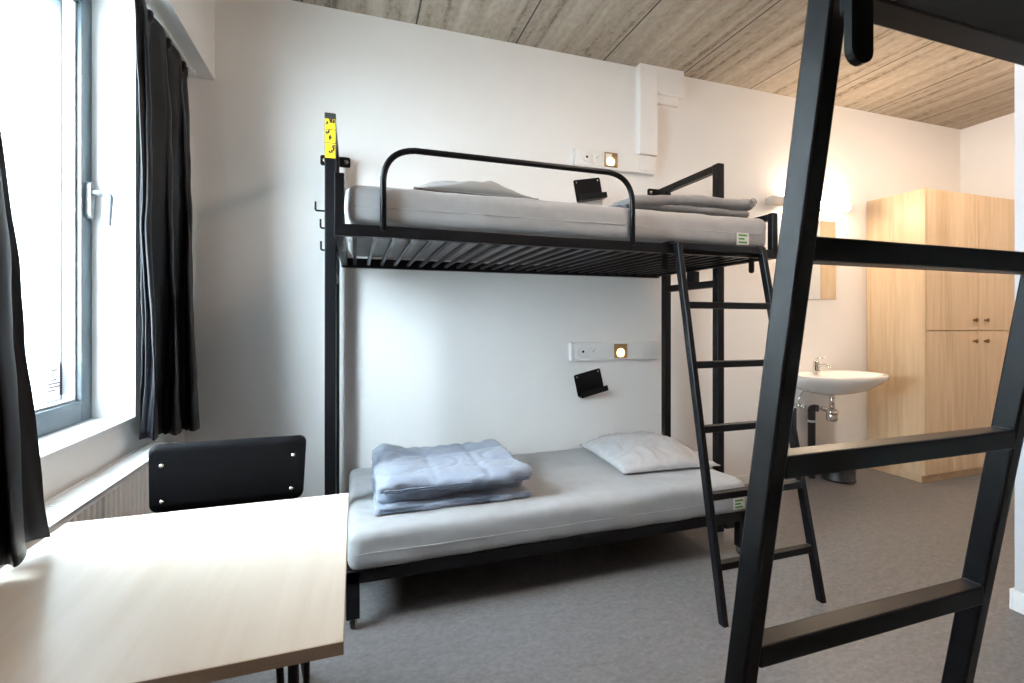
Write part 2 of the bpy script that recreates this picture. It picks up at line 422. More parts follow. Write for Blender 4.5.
# outside
bm = bm_new(); box(bm, -9, -1.25, 5.0, 5.3, -0.5, 7.0)
tag(finish('building_wing', bm, M['facade'], origin=(-5, 5.0, -0.5)), 'white block-faced building wing seen through the window pane', 'building')
bm = bm_new(); box(bm, -14, -1.25, -8, 5.0, -0.55, -0.5)
o = finish('ground', bm, M['ground']); o['kind'] = 'structure'

# ------------------------------------------------------------------ radiator
rad = thing('radiator', (-0.82, 1.7, 0.1), 'white ribbed panel radiator under the window sill', 'radiator')
RY0, RY1, RX0, RX1, RZ1 = 0.9, 2.52, -0.878, -0.76, 0.765
def rad_panel(b):
    n = int((RY1 - RY0) / 0.0345); pf = [(RX1 - 0.018, RY0)]
    for k in range(n):
        y = RY0 + (RY1 - RY0) * k / n; s = (RY1 - RY0) / n
        pf += [(RX1 - 0.012, y), (RX1 - 0.012, y + s * 0.2), (RX1 - 0.003, y + s * 0.38), (RX1 - 0.003, y + s * 0.82)]
    pf += [(RX1 - 0.012, RY1), (RX1 - 0.018, RY1)]
    prism(b, pf, 0.12, RZ1 - 0.022, lambda a, t, c: V((a, c, t)))
    box(b, RX1 - 0.02, RX1, RY0, RY1, RZ1 - 0.024, RZ1 - 0.002, 0.003); box(b, RX1 - 0.02, RX1, RY0, RY1, 0.105, 0.125, 0.003)
part('front_panel', M['radiator'], rad, rad_panel)
part('back_panel', M['radiator'], rad, lambda b: box(b, RX0 + 0.005, RX0 + 0.02, RY0, RY1, 0.12, RZ1 - 0.02, 0.003))
def grille(b):
    box(b, RX0, RX0 + 0.012, RY0, RY1, RZ1 - 0.012, RZ1, 0.002); box(b, RX1 - 0.014, RX1, RY0, RY1, RZ1 - 0.012, RZ1, 0.002)
    y = RY0
    while y < RY1 - 0.02:
        box(b, RX0 + 0.01, RX1 - 0.012, y, y + 0.013, RZ1 - 0.009, RZ1 - 0.003); y += 0.018
    box(b, RX0 + 0.01, RX1 - 0.012, RY0, RY1, RZ1 - 0.03, RZ1 - 0.026)
part('top_grille', M['radiator'], rad, grille)
for y in (RY0 - 0.004, RY1 - 0.006):
    part('side_cover', M['radiator'], rad, lambda b: box(b, RX0, RX1, y, y + 0.01, 0.12, RZ1, 0.002))

# ------------------------------------------------------------------ curtains
cr = thing('curtain_rail', (-0.83, 1.6, 2.64), 'white curtain rail fixed under the pelmet above the window', 'curtain rail')
part('track', M['white'], cr, lambda b: box(b, -0.842, -0.822, 0.55, 3.0, 2.640, 2.657, 0.002))
for k in range(5):
    part('end_stop' if k in (0, 4) else 'mounting_clip', M['white'], cr, lambda b: box(b, -0.848, -0.814, 0.56 + k * 0.595, 0.60 + k * 0.595, 2.634, 2.656, 0.003))

def curtain(name, label, y0f, y1f, xf, zt, zbf, folds, amp, seed, nz=60):
    """pleated cloth; y0f,y1f,xf functions of t (0 top .. 1 bottom); zbf(s) bottom height across the width"""
    t_ = thing(name, (xf(1), (y0f(1) + y1f(1)) / 2, zbf(0.5)), label, 'curtain', 'black curtains at the window')
    rnd = random.Random(seed); ph = [rnd.uniform(-0.5, 0.5) for _ in range(60)]
    ns = folds * 26
    def cloth(b):
        rows = []
        for i in range(nz + 1):
            t = i / nz; row = []
            for j in range(ns + 1):
                s = j / ns
                z = zt + (zbf(s) - zt) * t
                f = s * folds; k = int(f)
                w = math.sin(2 * PI * f + ph[k % 60] * 0.5 + 0.5 * math.sin(3 * t + k)) 
                w = math.copysign(abs(w) ** 0.9, w)
                am = amp * (0.55 + 0.45 * t) * (0.75 + 0.5 * abs(ph[(k * 3 + 5) % 60])) * min(1, 0.35 + 4 * t)
                y = y0f(t) + (y1f(t) - y0f(t)) * (s + 0.18 / folds * math.sin(4 * PI * f + 1.3 * t))
                x = xf(t) + am * w + 0.012 * fbm((y * 2, t * 3, seed), 1.5)
                # gathered header
                if t < 0.03: x = xf(t) + am * 0.8 * math.sin(2 * PI * f * 3)
                row.append(b.verts.new((x, y, z)))
            rows.append(row)
        for A, B in zip(rows, rows[1:]):
            for j in range(ns):
                fc = b.faces.new((A[j], A[j + 1], B[j + 1], B[j])); fc.smooth = True
    o = part('cloth', M['curtain'], t_, cloth, True)
    md = o.modifiers.new('thickness', 'SOLIDIFY'); md.thickness = 0.004; md.offset = 0
    for k in range(folds * 2):
        s = (k + 0.5) / (folds * 2); y = y0f(0) + (y1f(0) - y0f(0)) * s
        part('curtain_hook', M['white'], t_, lambda b: tube(b, arc_path([(xf(0), y, zt - 0.03), (xf(0) + 0.006, y, zt + 0.006), (xf(0) + 0.001, y, 2.639)], 0.004, 3), 0.0025, 6))
    return t_
curtain('curtain', 'black curtain gathered beside the far window jamb near the back wall',
        lambda t: 2.27 - 0.03 * t, lambda t: 2.90 + 0.115 * t, lambda t: -0.832 + 0.022 * t, 2.633,
        lambda s: 0.835 - 0.11 * s, 3, 0.050, 3)
curtain('curtain', 'black curtain hanging over the desk corner at the left edge',
        lambda t: 0.80 + 0.05 * t, lambda t: 1.458 - 0.038 * t, lambda t: -0.832 + 0.118 * t ** 1.2, 2.615,
        lambda s: 0.782 + 0.0 * s, 4, 0.042, 11)

# ------------------------------------------------------------------ desk
desk = thing('desk', (-0.385, 1.25, 0), 'pale wood desk with thin black legs beside the radiator', 'desk')
TX0, TX1, TY0, TY1, TZ = -0.752, -0.019, 0.872, 1.626, 0.75
part('tabletop', M['beech'], desk, lambda b: box(b, TX0, TX1, TY0, TY1, TZ - 0.018, TZ, 0.0015))
part('edge_band', M['table_edge'], desk, lambda b: ring2(b) if False else (
    box(b, TX0, TX1, TY0 - 0.0008, TY0 + 0.004, TZ - 0.023, TZ - 0.001), box(b, TX0, TX1, TY1 - 0.004, TY1 + 0.0008, TZ - 0.023, TZ - 0.001),
    box(b, TX1 - 0.004, TX1 + 0.0008, TY0, TY1, TZ - 0.023, TZ - 0.001), box(b, TX0 - 0.0008, TX0 + 0.004, TY0, TY1, TZ - 0.023, TZ - 0.001)))
def dfr(b):
    for y in (0.94, 1.52): box(b, -0.66, -0.115, y - 0.012, y + 0.012, TZ - 0.045, TZ - 0.018, 0.002)
    for x in (-0.66, -0.115): box(b, x - 0.012, x + 0.012, 0.94, 1.52, TZ - 0.045, TZ - 0.018, 0.002)
part('under_frame', M['metal'], desk, dfr)
for x in (-0.66, -0.105):
    for y in (0.94, 1.52):
        part('leg', M['metal'], desk, lambda b: tube(b, [(x - (0.03 if (y > 1 and x > -0.3) else 0), y, 0.0), (x - (0.03 if (y > 1 and x > -0.3) else 0), y, TZ - 0.03)], 0.0095, 14))

pen = thing('pen', (-0.72, 1.245, 0.75), 'red pen tip lying on the desk under the curtain', 'pen')
part('barrel', M['red'], pen, lambda b: tube(b, [(-0.748, 1.135, 0.757), (-0.700, 1.222, 0.757), (-0.694, 1.235, 0.757), (-0.690, 1.242, 0.757)], [0.0062, 0.0062, 0.0055, 0.003], 12), True)
part('cap', M['plastic'], pen, lambda b: tube(b, [(-0.7475, 1.136, 0.757), (-0.728, 1.171, 0.757)], 0.0068, 12))

# ------------------------------------------------------------------ chair
ch = thing('chair', (-0.39, 1.62, 0), 'black chair with riveted plywood back behind the desk', 'chair')
CX, CW = -0.39, 0.452
def bent(b, w, h, r, th, f):
    """rounded-rectangle sheet, mapped by f(a,c,t)"""
    xs = sorted(set([-w / 2 + r * (1 - math.cos(PI / 2 * k / 7)) for k in range(8)] + [w / 2 - r * (1 - math.cos(PI / 2 * k / 7)) for k in range(8)] + [(-w / 2 + r) + (w - 2 * r) * k / 10 for k in range(1, 10)]))
    # build as strips across the width so it can be curved
    cols = []
    for a in xs:
        dx = abs(a) - (w / 2 - r)
        hh = h / 2 if dx <= 0 else h / 2 - r + math.sqrt(max(0, r * r - dx * dx))
        col = []
        for k in range(9):
            c = -hh + 2 * hh * k / 8
            col.append((b.verts.new(f(a, c, 0)), b.verts.new(f(a, c, th))))
        cols.append(col)
    for A, B in zip(cols, cols[1:]):
        for k in range(8):
            for s in (0, 1):
                fc = b.faces.new((A[k][s], B[k][s], B[k + 1][s], A[k + 1][s])); fc.smooth = True
        b.faces.new((A[0][0], B[0][0], B[0][1], A[0][1])); b.faces.new((A[8][0], B[8][0], B[8][1], A[8][1]))
    for A in (cols[0], cols[-1]):
        for k in range(8): b.faces.new((A[k][0], A[k + 1][0], A[k + 1][1], A[k][1]))
def back_map(a, c, t): return V((CX + a * (1 + 0.02 * c / 0.1), 1.782 + t + 0.10 * c + 0.003 * (1 - (a / 0.226) ** 2), 0.805 + c))
bk = part('backrest', M['black'], ch, lambda b: bent(b, CW, 0.208, 0.024, 0.012, back_map))
for a, c in ((-0.192, 0.038), (0.188, 0.040), (0.187, -0.070), (-0.192, -0.072)):
    p = back_map(a, c, 0)
    part('rivet', M['chrome'], bk, lambda b: lathe(b, [(0.0015, -0.0045), (0.005, -0.0035), (0.0068, -0.001), (0.007, 0.002)], p, 14, 'y'), True)
def seat_map(a, c, t): return V((CX + a, 1.60 + c, 0.452 - t + 0.012 * (a / 0.21) ** 2 - 0.015 * max(0, -c / 0.2) ** 3))
part('seat', M['black'], ch, lambda b: bent(b, 0.42, 0.40, 0.05, 0.012, seat_map))
for s in (-1, 1):
    part('leg', M['metal'], ch, lambda b: tube(b, arc_path([(CX + s * 0.205, 1.49, 0.0), (CX + s * 0.18, 1.50, 0.432), (CX + s * 0.18, 1.70, 0.432)], 0.05, 6), 0.0105, 12))
    part('leg', M['metal'], ch, lambda b: tube(b, arc_path([(CX + s * 0.218, 1.90, 0.0), (CX + s * 0.185, 1.755, 0.44), (CX + s * 0.188, 1.822, 0.88)], 0.08, 6), 0.0105, 12))
for y in (1.54, 1.69): part('crossbar', M['metal'], ch, lambda b: tube(b, [(CX - 0.183, y, 0.428), (CX + 0.183, y, 0.428)], 0.009))

# ------------------------------------------------------------------ upper bunk (wall-mounted)
RZ0, RZT = 1.636, 1.682          # side rail
BX0, BX1, BY0, BY1 = -0.075, 2.123, 1.95, 3.015
def make_bunk(label):
    t = thing('bunk_bed', (1.024, 2.5, 0), label, 'bunk bed', 'wall-fixed upper bunks')
    m = M['metal']
    part('front_rail', m, t, lambda b: box(b, BX0, BX1, BY0, BY0 + 0.035, RZ0, RZT, 0.003))
    part('back_rail', m, t, lambda b: box(b, BX0, BX1, BY1 - 0.035, BY1, RZ0 - 0.01, RZT, 0.003))
    for x in (BX0, BX1 - 0.035):
        part('end_rail', m, t, lambda b: box(b, x, x + 0.035, BY0 + 0.035, BY1 - 0.035, RZ0, RZT, 0.003))
    for k in range(27):
        x = BX0 + 0.075 + k * 0.0775
        part('slat', m, t, lambda b: box(b, x - 0.009, x + 0.009, BY0 + 0.03, BY1 - 0.03, RZ0 + 0.006, RZ0 + 0.022, 0.002))
    # end panels: short front upright and a top bar back to the post
    for x in (BX0, BX1 - 0.036):
        def ep(b):
            box(b, x, x + 0.036, BY0, BY0 + 0.034, RZT - 0.02, 1.878, 0.003)
            box(b, x, x + 0.036, BY0 + 0.034, 2.93, 1.842, 1.876, 0.003)
        part('end_panel', m, t, ep)
    part('guard_rail', m, t, lambda b: tube(b, arc_path([(0.107, BY0 + 0.004, RZT - 0.02), (0.107, BY0 + 0.004, 1.994), (1.243, BY0 + 0.004, 1.994), (1.243, BY0 + 0.004, RZT - 0.02)], 0.125, 10), 0.0125, 14))
    for s, x0, x1 in ((-1, -0.135, -0.085), (1, 2.134, 2.182)):
        part('post', m, t, lambda b: box(b, x0, x1, 2.40, 2.45, 0, 2.288, 0.003))
        part('rear_post', m, t, lambda b: box(b, x0, x1, 2.925, 2.975, 0, 2.243, 0.003))
        part('tie_bar', m, t, lambda b: box(b, x0 + 0.002, x1 - 0.002, 2.45, W - 0.01, 2.243, 2.286, 0.003))
        def wp(b):
            xm = (x0 + x1) / 2
            prism(b, round_rect(0.17, 0.06, 0.012), W - 0.01, W, lambda a, tt, c: V((xm + a, tt, 2.268 + c)))
        pl = part('wall_plate', m, t, wp)
        for a in (-0.06, 0.06):
            part('bolt', M['chrome'], pl, lambda b: lathe(b, [(0.013, 0.0), (0.013, -0.006), (0.008, -0.009)], ((x0 + x1) / 2 + a, W - 0.01, 2.268), 12, 'y'))
        part('cross_bar', m, t, lambda b: box(b, x0 + 0.004, x1 - 0.004, 2.45, 2.925, 1.520, 1.565, 0.003))
        part('support_block', m, t, lambda b: box(b, x0 + 0.004 if s > 0 else x0 + 0.01, x1 - 0.004, 2.62, 2.70, 1.565, 1.64, 0.003))
        part('side_joint', m, t, lambda b: box(b, min(x0, BX1 - 0.03) if s > 0 else BX0 - 0.06, (BX1 + 0.02) if s > 0 else BX0 + 0.03, 2.405, 2.445, RZ0, RZT, 0.003))
    # coat hooks on the left post
    for z, L, y in ((1.825, 0.040, 2.41), (1.748, 0.019, 2.43), (1.645, 0.018, 2.44)):
        part('coat_hook', m, t, lambda b: tube(b, arc_path([(-0.133, y, z), (-0.135 - L, y, z), (-0.135 - L, y, z + 0.042)], 0.008, 4), 0.0045, 8))
    return t
bunk = make_bunk('black upper bunk bed fixed to the back wall above the low rolling bed')
lab = part('warning_label', M['yellow'], bunk, lambda b: box(b, -0.133, -0.087, 2.3985, 2.3999, 2.075, 2.262))
def pict(b):
    y0, y1 = 2.3975, 2.3984
    box(b, -0.133, -0.087, y0, y1, 2.262, 2.286); 
    for z in (2.258, 2.206, 2.143): box(b, -0.133, -0.087, y0, y1, z, z + 0.0035)
    rr = random.Random(5)
    for zc in (2.232, 2.176, 2.110):
        for k in range(4):
            x = -0.128 + rr.random() * 0.032; z = zc - 0.018 + rr.random() * 0.034
            beam(b, (x, (y0 + y1) / 2, z), (x + 0.008 * rr.uniform(-1, 1), (y0 + y1) / 2, z + 0.012), 0.0008, 0.0075, (1, 0, 0.2))
            lathe(b, [(0.0042, 0), (0.0042, 0.0008)], (x + 0.004, y0, z + 0.012), 8, 'y')
    for x in (-0.128, -0.117, -0.106, -0.096): box(b, x, x + 0.006, y0 - 0.0003, y0, 2.266, 2.274)
part('pictograms', M['ink'], lab, pict)

def copy_tree(o, parent=None):
    c = o.copy(); COL.objects.link(c)
    if parent is not None: c.parent = parent
    for q in list(o.children): copy_tree(q, c)
    return c
MX, MY = 2.628, 2.335
def mirrored(o, label):
    c = copy_tree(o); c.location = (MX - o.location.x, MY - o.location.y, o.location.z); c.rotation_euler = (0, 0, PI); c['label'] = label
    return c
near_bunk = mirrored(bunk, 'black upper bunk bed overhead at the top right corner')
for q in list(near_bunk.children):
    if q.name.startswith('warning_label'):
        for r in list(q.children): bpy.data.objects.remove(r)
        bpy.data.objects.remove(q)

def near_shade_board(b):  # added dark sheet, puts the bunk's shaded underside into colour
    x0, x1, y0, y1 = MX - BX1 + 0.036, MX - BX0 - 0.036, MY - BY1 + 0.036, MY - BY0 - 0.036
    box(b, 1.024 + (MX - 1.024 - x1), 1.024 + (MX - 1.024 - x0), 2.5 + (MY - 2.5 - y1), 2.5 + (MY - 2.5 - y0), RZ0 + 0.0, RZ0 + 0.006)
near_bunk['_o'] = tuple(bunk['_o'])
part('shade_board', M['board_shade'], near_bunk, near_shade_board)
# ------------------------------------------------------------------ ladders
def ladder(label, xl, xr, yc, zt, rung_tops, hook_x, hy):
    """xl(z), xr(z), yc(z): centre lines of the two rails; hy: depth of the hooks behind the bunk rail"""
    t = thing('ladder', ((xl(0) + xr(0)) / 2, yc(0), 0), label, 'ladder', 'black bunk ladders')
    m = M['metal']; w, dp = 0.0275, 0.036
    for x in (xl, xr):
        def rail(b):
            vs = beam(b, (x(-0.03), yc(-0.03), -0.03), (x(zt), yc(zt), zt), w, dp, (0, 1, 0), 0.0035)
            for v in vs:
                if v.co.z < 0: v.co.z = 0
        part('side_rail', m, t, rail)
    for z in rung_tops:
        zc = z - 0.016
        r = part('rung', m, t, lambda b: beam(b, (xl(zc) + w / 2 - 0.002, yc(zc), zc), (xr(zc) - w / 2 + 0.002, yc(zc), zc), 0.034, 0.032, (0, 0, 1), 0.003))
        for x, q in ((xl(zc), 1), (xr(zc), -1)):
            part('weld_bead', M['weld'], r, lambda b: tube(b, [(x + q * (w / 2 + 0.0012), yc(zc) - 0.012, z + 0.0005), (x + q * (w / 2 + 0.0012), yc(zc) + 0.012, z + 0.0005)], 0.0022, 8))
    part('top_bar', m, t, lambda b: box(b, xl(zt) - w / 2, xr(zt) + w / 2, yc(zt) - 0.017, yc(zt) + 0.017, zt - 0.032, zt, 0.003))
    for x in hook_x:
        def hk(b):
            y0 = yc(RZT)
            box(b, x - 0.015, x + 0.015, min(y0, hy), max(y0, hy), RZT + 0.001, RZT + 0.010, 0.002)
            P = [(-0.015, RZT + 0.009)] + [(-0.015 * math.cos(k * PI / 8), 1.572 - 0.013 * math.sin(k * PI / 8)) for k in range(9)] + [(0.015, RZT + 0.009)]
            prism(b, P, hy - 0.004, hy + 0.004, lambda a, tt, c: V((x + a, tt, c)))
        part('hook', m, t, hk)
    return t
ladder('black ladder leaning on the bunk bed fixed to the back wall', lambda z: 1.505 - 0.015 * z, lambda z: 2.066 - 0.044 * z, lambda z: 1.664 + 0.160 * z, 1.684,
       (1.398, 1.118, 0.828, 0.537, 0.248), (1.447, 1.985), 1.9895)
ladder('large black ladder in the right foreground, leaning on the overhead bunk', lambda z: 0.547, lambda z: 1.078, lambda z: 0.679 - 0.147 * z, 1.775,
       (1.411, 1.117, 0.829, 0.55, 0.265), (0.481, 1.115), 0.3455)

# ------------------------------------------------------------------ mattresses
def wrinkles(amp, s):
    def f(p, n, q):
        d = amp * fbm((p.x * 1.0, p.y * 1.5, p.z * 2), s, 4)
        d += amp * 0.8 * max(0, noise.noise(V((p.x * 9 + p.z * 14, p.y * 6, p.z * 3)))) * (1 - abs(n.z) * 0.6)
        return n * d
    return f
def make_mattress(name, label, x0, x1, y0, y1, z0, z1, lx, group, lz):
    t = thing(name, ((x0 + x1) / 2, (y0 + y1) / 2, z0), label, 'mattress', group)
    part('cover', M['mattress'], t, lambda b: soft_box(b, x0, x1, y0, y1, z0, z1, 0.042, 0.022, wrinkles(0.005, 5)), True)
    zs = z0 + (z1 - z0) * 0.45
    def seam(b):
        pts = [(x0 + 0.03 + (x1 - x0 - 0.06) * k / 90, 0, 0) for k in range(91)]
        tube(b, [(p[0], y0 - 0.0025 + 0.0012 * noise.noise(V((p[0] * 6, 1, 2))), zs + 0.004 * noise.noise(V((p[0] * 5, 0, 3)))) for p in pts], 0.0013, 6)
    part('seam', M['piping'], t, seam)
    tg = part('care_label', M['paper'], t, lambda b: box(b, lx, lx + 0.078, y0 - 0.009, y0 - 0.007, lz, lz + 0.062, 0.0006))
    def pr(b):
        for k, (a, c) in enumerate(((0.012, 0.066), (0.012, 0.05), (0.012, 0.066))): box(b, lx + a, lx + c, y0 - 0.0096, y0 - 0.009, lz + 0.008 + k * 0.018, lz + 0.018 + k * 0.018)
    part('print', M['green'], tg, pr)
    return t
up_m = make_mattress('mattress', 'grey mattress on the upper bunk by the back wall', -0.036, 2.084, 1.970, 2.96, 1.684, 1.852, 1.862, 'grey mattresses', 1.700)
make_mattress('mattress', 'grey mattress on the low rolling bed frame', -0.03, 2.075, 2.100, 3.035, 0.245, 0.422, 1.962, 'grey mattresses', 0.275)

# ------------------------------------------------------------------ low rolling bed
lb = thing('rolling_bed', (1.02, 2.57, 0), 'low black bed frame on castors under the upper bunk', 'bed')
m = M['metal']
LX0, LX1, LY0, LY1 = -0.035, 2.08, 2.109, 3.03
part('front_rail', m, lb, lambda b: box(b, LX0, LX1, LY0, LY0 + 0.035, 0.198, 0.254, 0.003))
part('back_rail', m, lb, lambda b: box(b, LX0, LX1, LY1 - 0.035, LY1, 0.198, 0.254, 0.003))
for x in (LX0, LX1 - 0.04):
    part('end_rail', m, lb, lambda b: box(b, x, x + 0.04, LY0 + 0.035, LY1 - 0.035, 0.198, 0.24, 0.003))
for k in range(26):
    x = LX0 + 0.08 + k * 0.0775
    part('slat', m, lb, lambda b: box(b, x - 0.034, x + 0.034, LY0 + 0.03, LY1 - 0.03, 0.222, 0.238, 0.002))
for x in (LX0, LX1 - 0.055):
    for y in (LY0, LY1 - 0.045):
        lg = part('leg', m, lb, lambda b: box(b, x, x + 0.055, y, y + 0.045, 0.05, 0.25, 0.003))
        def cst(b):
            lathe(b, [(0.009, -0.011), (0.022, -0.010), (0.025, -0.006), (0.025, 0.006), (0.022, 0.010), (0.009, 0.011)], (x + 0.0275, y + 0.028, 0.0255), 20, 'x')
        part('castor_wheel', M['plastic'], lg, cst)
        part('castor_fork', M['chrome'], lg, lambda b: (box(b, x + 0.010, x + 0.0145, y + 0.014, y + 0.036, 0.02, 0.052, 0.001), box(b, x + 0.0405, x + 0.045, y + 0.014, y + 0.036, 0.02, 0.052, 0.001), box(b, x + 0.01, x + 0.045, y + 0.01, y + 0.04, 0.049, 0.054, 0.001), tube(b, [(x + 0.008, y + 0.028, 0.0255), (x + 0.047, y + 0.028, 0.0255)], 0.004, 8)))
part('corner_plate', m, lb, lambda b: box(b, 1.935, 1.99, LY0 + 0.004, LY0 + 0.03, 0.165, 0.2, 0.003))

# ------------------------------------------------------------------ bedding
def pillow(name, label, cx, cy, cz, w, d, h, rz, mat, seed, tilt=(0, 0), group='pillows on the far beds', wr=1.0):
    t = thing(name, (cx, cy, cz), label, 'pillow', group)
    R = Matrix.Rotation(rz, 3, 'Z') @ Matrix.Rotation(tilt[0], 3, 'X') @ Matrix.Rotation(tilt[1], 3, 'Y')
    N = 44
    def surf(u, v, side):
        e = max(0, (1 - abs(u) ** 2.4)) ** 0.62 * max(0, (1 - abs(v) ** 2.4)) ** 0.62
        x = w / 2 * u * (1 - 0.05 * (1 - v * v) * u * u); y = d / 2 * v * (1 - 0.06 * (1 - u * u) * v * v)
        if side > 0:
            z = 0.018 + h * e * (1 + 0.24 * fbm((u * 1.6 + seed, v * 1.6, 0), 1.0, 3))
            rd = noise.noise(V((u * 3.2 + v * 2.0 + seed, v * 2 - u, 4.0)))
            z += wr * 0.016 * max(0, 1 - abs(rd) * 6) * min(1, e * 2.2) * (0.4 + 0.6 * abs(u))
            ry = noise.noise(V((u * 5.5 + seed, v * 1.4, 9.0)))
            z += wr * 0.012 * ry * (1 - e) * min(1, e * 3)
        else: z = 0.018 - 0.016 * min(1, e * 3)
        return V((cx, cy, cz)) + R @ V((x, y, z))
    def mk(b):
        g = {}
        for s in (1, -1):
            for i in range(N + 1):
                for j in range(N + 1):
                    u = -1 + 2 * i / N; v = -1 + 2 * j / N
                    edge = i in (0, N) or j in (0, N)
                    if edge and s < 0: g[(s, i, j)] = g[(1, i, j)]; continue
                    g[(s, i, j)] = b.verts.new(surf(u, v, s))
            for i in range(N):
                for j in range(N):
                    f = b.faces.new((g[(s, i, j)], g[(s, i + 1, j)], g[(s, i + 1, j + 1)], g[(s, i, j + 1)])); f.smooth = True
    part('pillowcase', mat, t, mk, True)
    def pp(b):
        L = []
        for k in range(N): L.append(surf(-1 + 2 * k / N, -1, 1))
        for k in range(N): L.append(surf(1, -1 + 2 * k / N, 1))
        for k in range(N): L.append(surf(1 - 2 * k / N, 1, 1))
        for k in range(N + 1): L.append(surf(-1, 1 - 2 * k / N, 1))
        tube(b, L, 0.0035, 6)
    part('piping', mat, t, pp)
    return t
pillow('pillow', 'pale grey pillow lying at the right end of the low bed', 1.79, 2.675, 0.424, 0.63, 0.66, 0.115, -0.07, M['pillow'], 3.3)
pillow('pillow', 'grey pillow peeking over the upper mattress behind the guard rail', 0.51, 2.235, 1.846, 0.56, 0.42, 0.092, 0.03, M['pillow_dark'], 8.1, wr=0.15)

def quilt_fn(seed, amp=0.006, qx=0.16, qy=0.16, droop=None):
    def f(p, n, q):
        d = amp * 1.3 * fbm((p.x + seed, p.y, p.z * 2), 7, 4)
        # stitched quilting dimples on top
        a = abs(math.sin(PI * (p.x + seed) / qx)); c = abs(math.sin(PI * (p.y + 0.3 * seed) / qy))
        if n.z > 0.3: d += amp * 0.9 * (min(1, 3 * a) * min(1, 3 * c) - 0.6)
        # cross wrinkles on the front folds
        d += amp * 0.9 * noise.noise(V((p.x * 26 + seed, p.y * 4, p.z * 9))) * (1 - abs(n.z) * 0.75)
        o = n * d
        if droop: o += droop(p, n, q)
        return o
    return f
dv = thing('duvet', (0.46, 2.5, 0.42), 'blue grey quilted duvet folded into a thick pile on the low bed', 'duvet', 'folded duvets')
def dl(b):
    # three stacked folds, thick at the back where the duvet turns over
    def wav(p, n, q): return V((0, 0.010 * math.sin(q.x * 7) * (1 if q.y < -0.6 else 0), 0))
    soft_box(b, 0.088, 0.848, 2.232, 2.80, 0.424, 0.458, 0.016, 0.016, quilt_fn(1.0, 0.006, 0.16, 0.16, wav))
    def mid(p, n, q):
        fr = max(0.0, -q.y - 0.5) / 0.5
        return V((0, 0.030 * fr * (0.5 + 0.5 * q.x) ** 2, 0.006 * noise.noise(V((p.x * 18, p.y * 3, 1)))))
    soft_box(b, 0.092, 0.835, 2.272, 2.80, 0.446, 0.545, 0.047, 0.014, quilt_fn(2.0, 0.009, 0.16, 0.16, mid))
    def top(p, n, q):
        lift = 0.030 * math.exp(-((q.x + 0.80) / 0.25) ** 2) + 0.008 * math.exp(-((q.x - 0.66) / 0.28) ** 2) - 0.014 * math.exp(-(q.x / 0.45) ** 2)
        k = max(0, (q.y + 1) / 2)
        fr = max(0.0, -q.y - 0.55) / 0.45
        cr = 0.009 * max(0, 1 - 6 * abs(noise.noise(V((p.x * 4 + p.y * 3, p.y * 5 - p.x * 2, 7.0))))) * (1 if n.z > 0.3 else 0)
        return V((0.030 * fr * (1 if q.x > 0 else 0) * abs(q.x), -0.012 * math.sin(4 * q.x) * fr, lift * (0.25 + 0.75 * k) - 0.008 * fr - cr))
    soft_box(b, 0.092, 0.815, 2.200, 2.79, 0.528, 0.590, 0.030, 0.012, quilt_fn(3.0, 0.009, 0.24, 0.22, top))
part('quilt', M['duvet'], dv, dl, True)
def edge_tube(b, x0, x1, y, z, seed, r=0.004):
    tube(b, [(x0 + (x1 - x0) * k / 60, y + 0.004 * noise.noise(V((k * 0.3, seed, 0))), z + 0.003 * noise.noise(V((k * 0.25, seed, 5)))) for k in range(61)], r, 8)
part('binding', M['duvet_edge'], dv, lambda b: (edge_tube(b, 0.11, 0.835, 2.232, 0.450, 1), edge_tube(b, 0.115, 0.83, 2.234, 0.434, 2), edge_tube(b, 0.125, 0.815, 2.197, 0.544, 3), edge_tube(b, 0.125, 0.815, 2.200, 0.532, 4)))

du = thing('duvet', (1.63, 2.22, 1.846), 'grey duvet folded flat with a rolled end on the upper mattress', 'duvet', 'folded duvets')
def du_(b):
    def low(p, n, q): return V((0, 0, -0.020 * max(0, -q.x) ** 2 * (1 if n.z > 0 else 0)))
    soft_box(b, 1.235, 1.995, 2.00, 2.45, 1.855, 1.894, 0.02, 0.02, quilt_fn(5.0, 0.004, 0.16, 0.16, low))
    def up(p, n, q):
        return V((0.0, 0.0, 0.004 * math.sin(5 * q.x + 1) - 0.006 * (1 - q.x) + 0.010 * max(0, q.x - 0.6) / 0.4 - 0.026 * max(0, -q.x - 0.45) / 0.55))
    soft_box(b, 1.26, 2.02, 1.985, 2.44, 1.890, 1.950, 0.031, 0.016, quilt_fn(6.0, 0.005, 0.2, 0.2, up))
part('quilt', M['duvet_grey'], du, du_, True)
def spiral(b):
    pts = []
    for k in range(40):
        a = k / 39 * 4.2 * PI; r = 0.026 * (1 - k / 46)
        pts.append((1.988 + r * math.cos(a) * 0.9, 1.9815, 1.926 + r * math.sin(a)))
    tube(b, pts, 0.003, 6)
part('rolled_end', M['duvet_grey'], du, spiral, True)

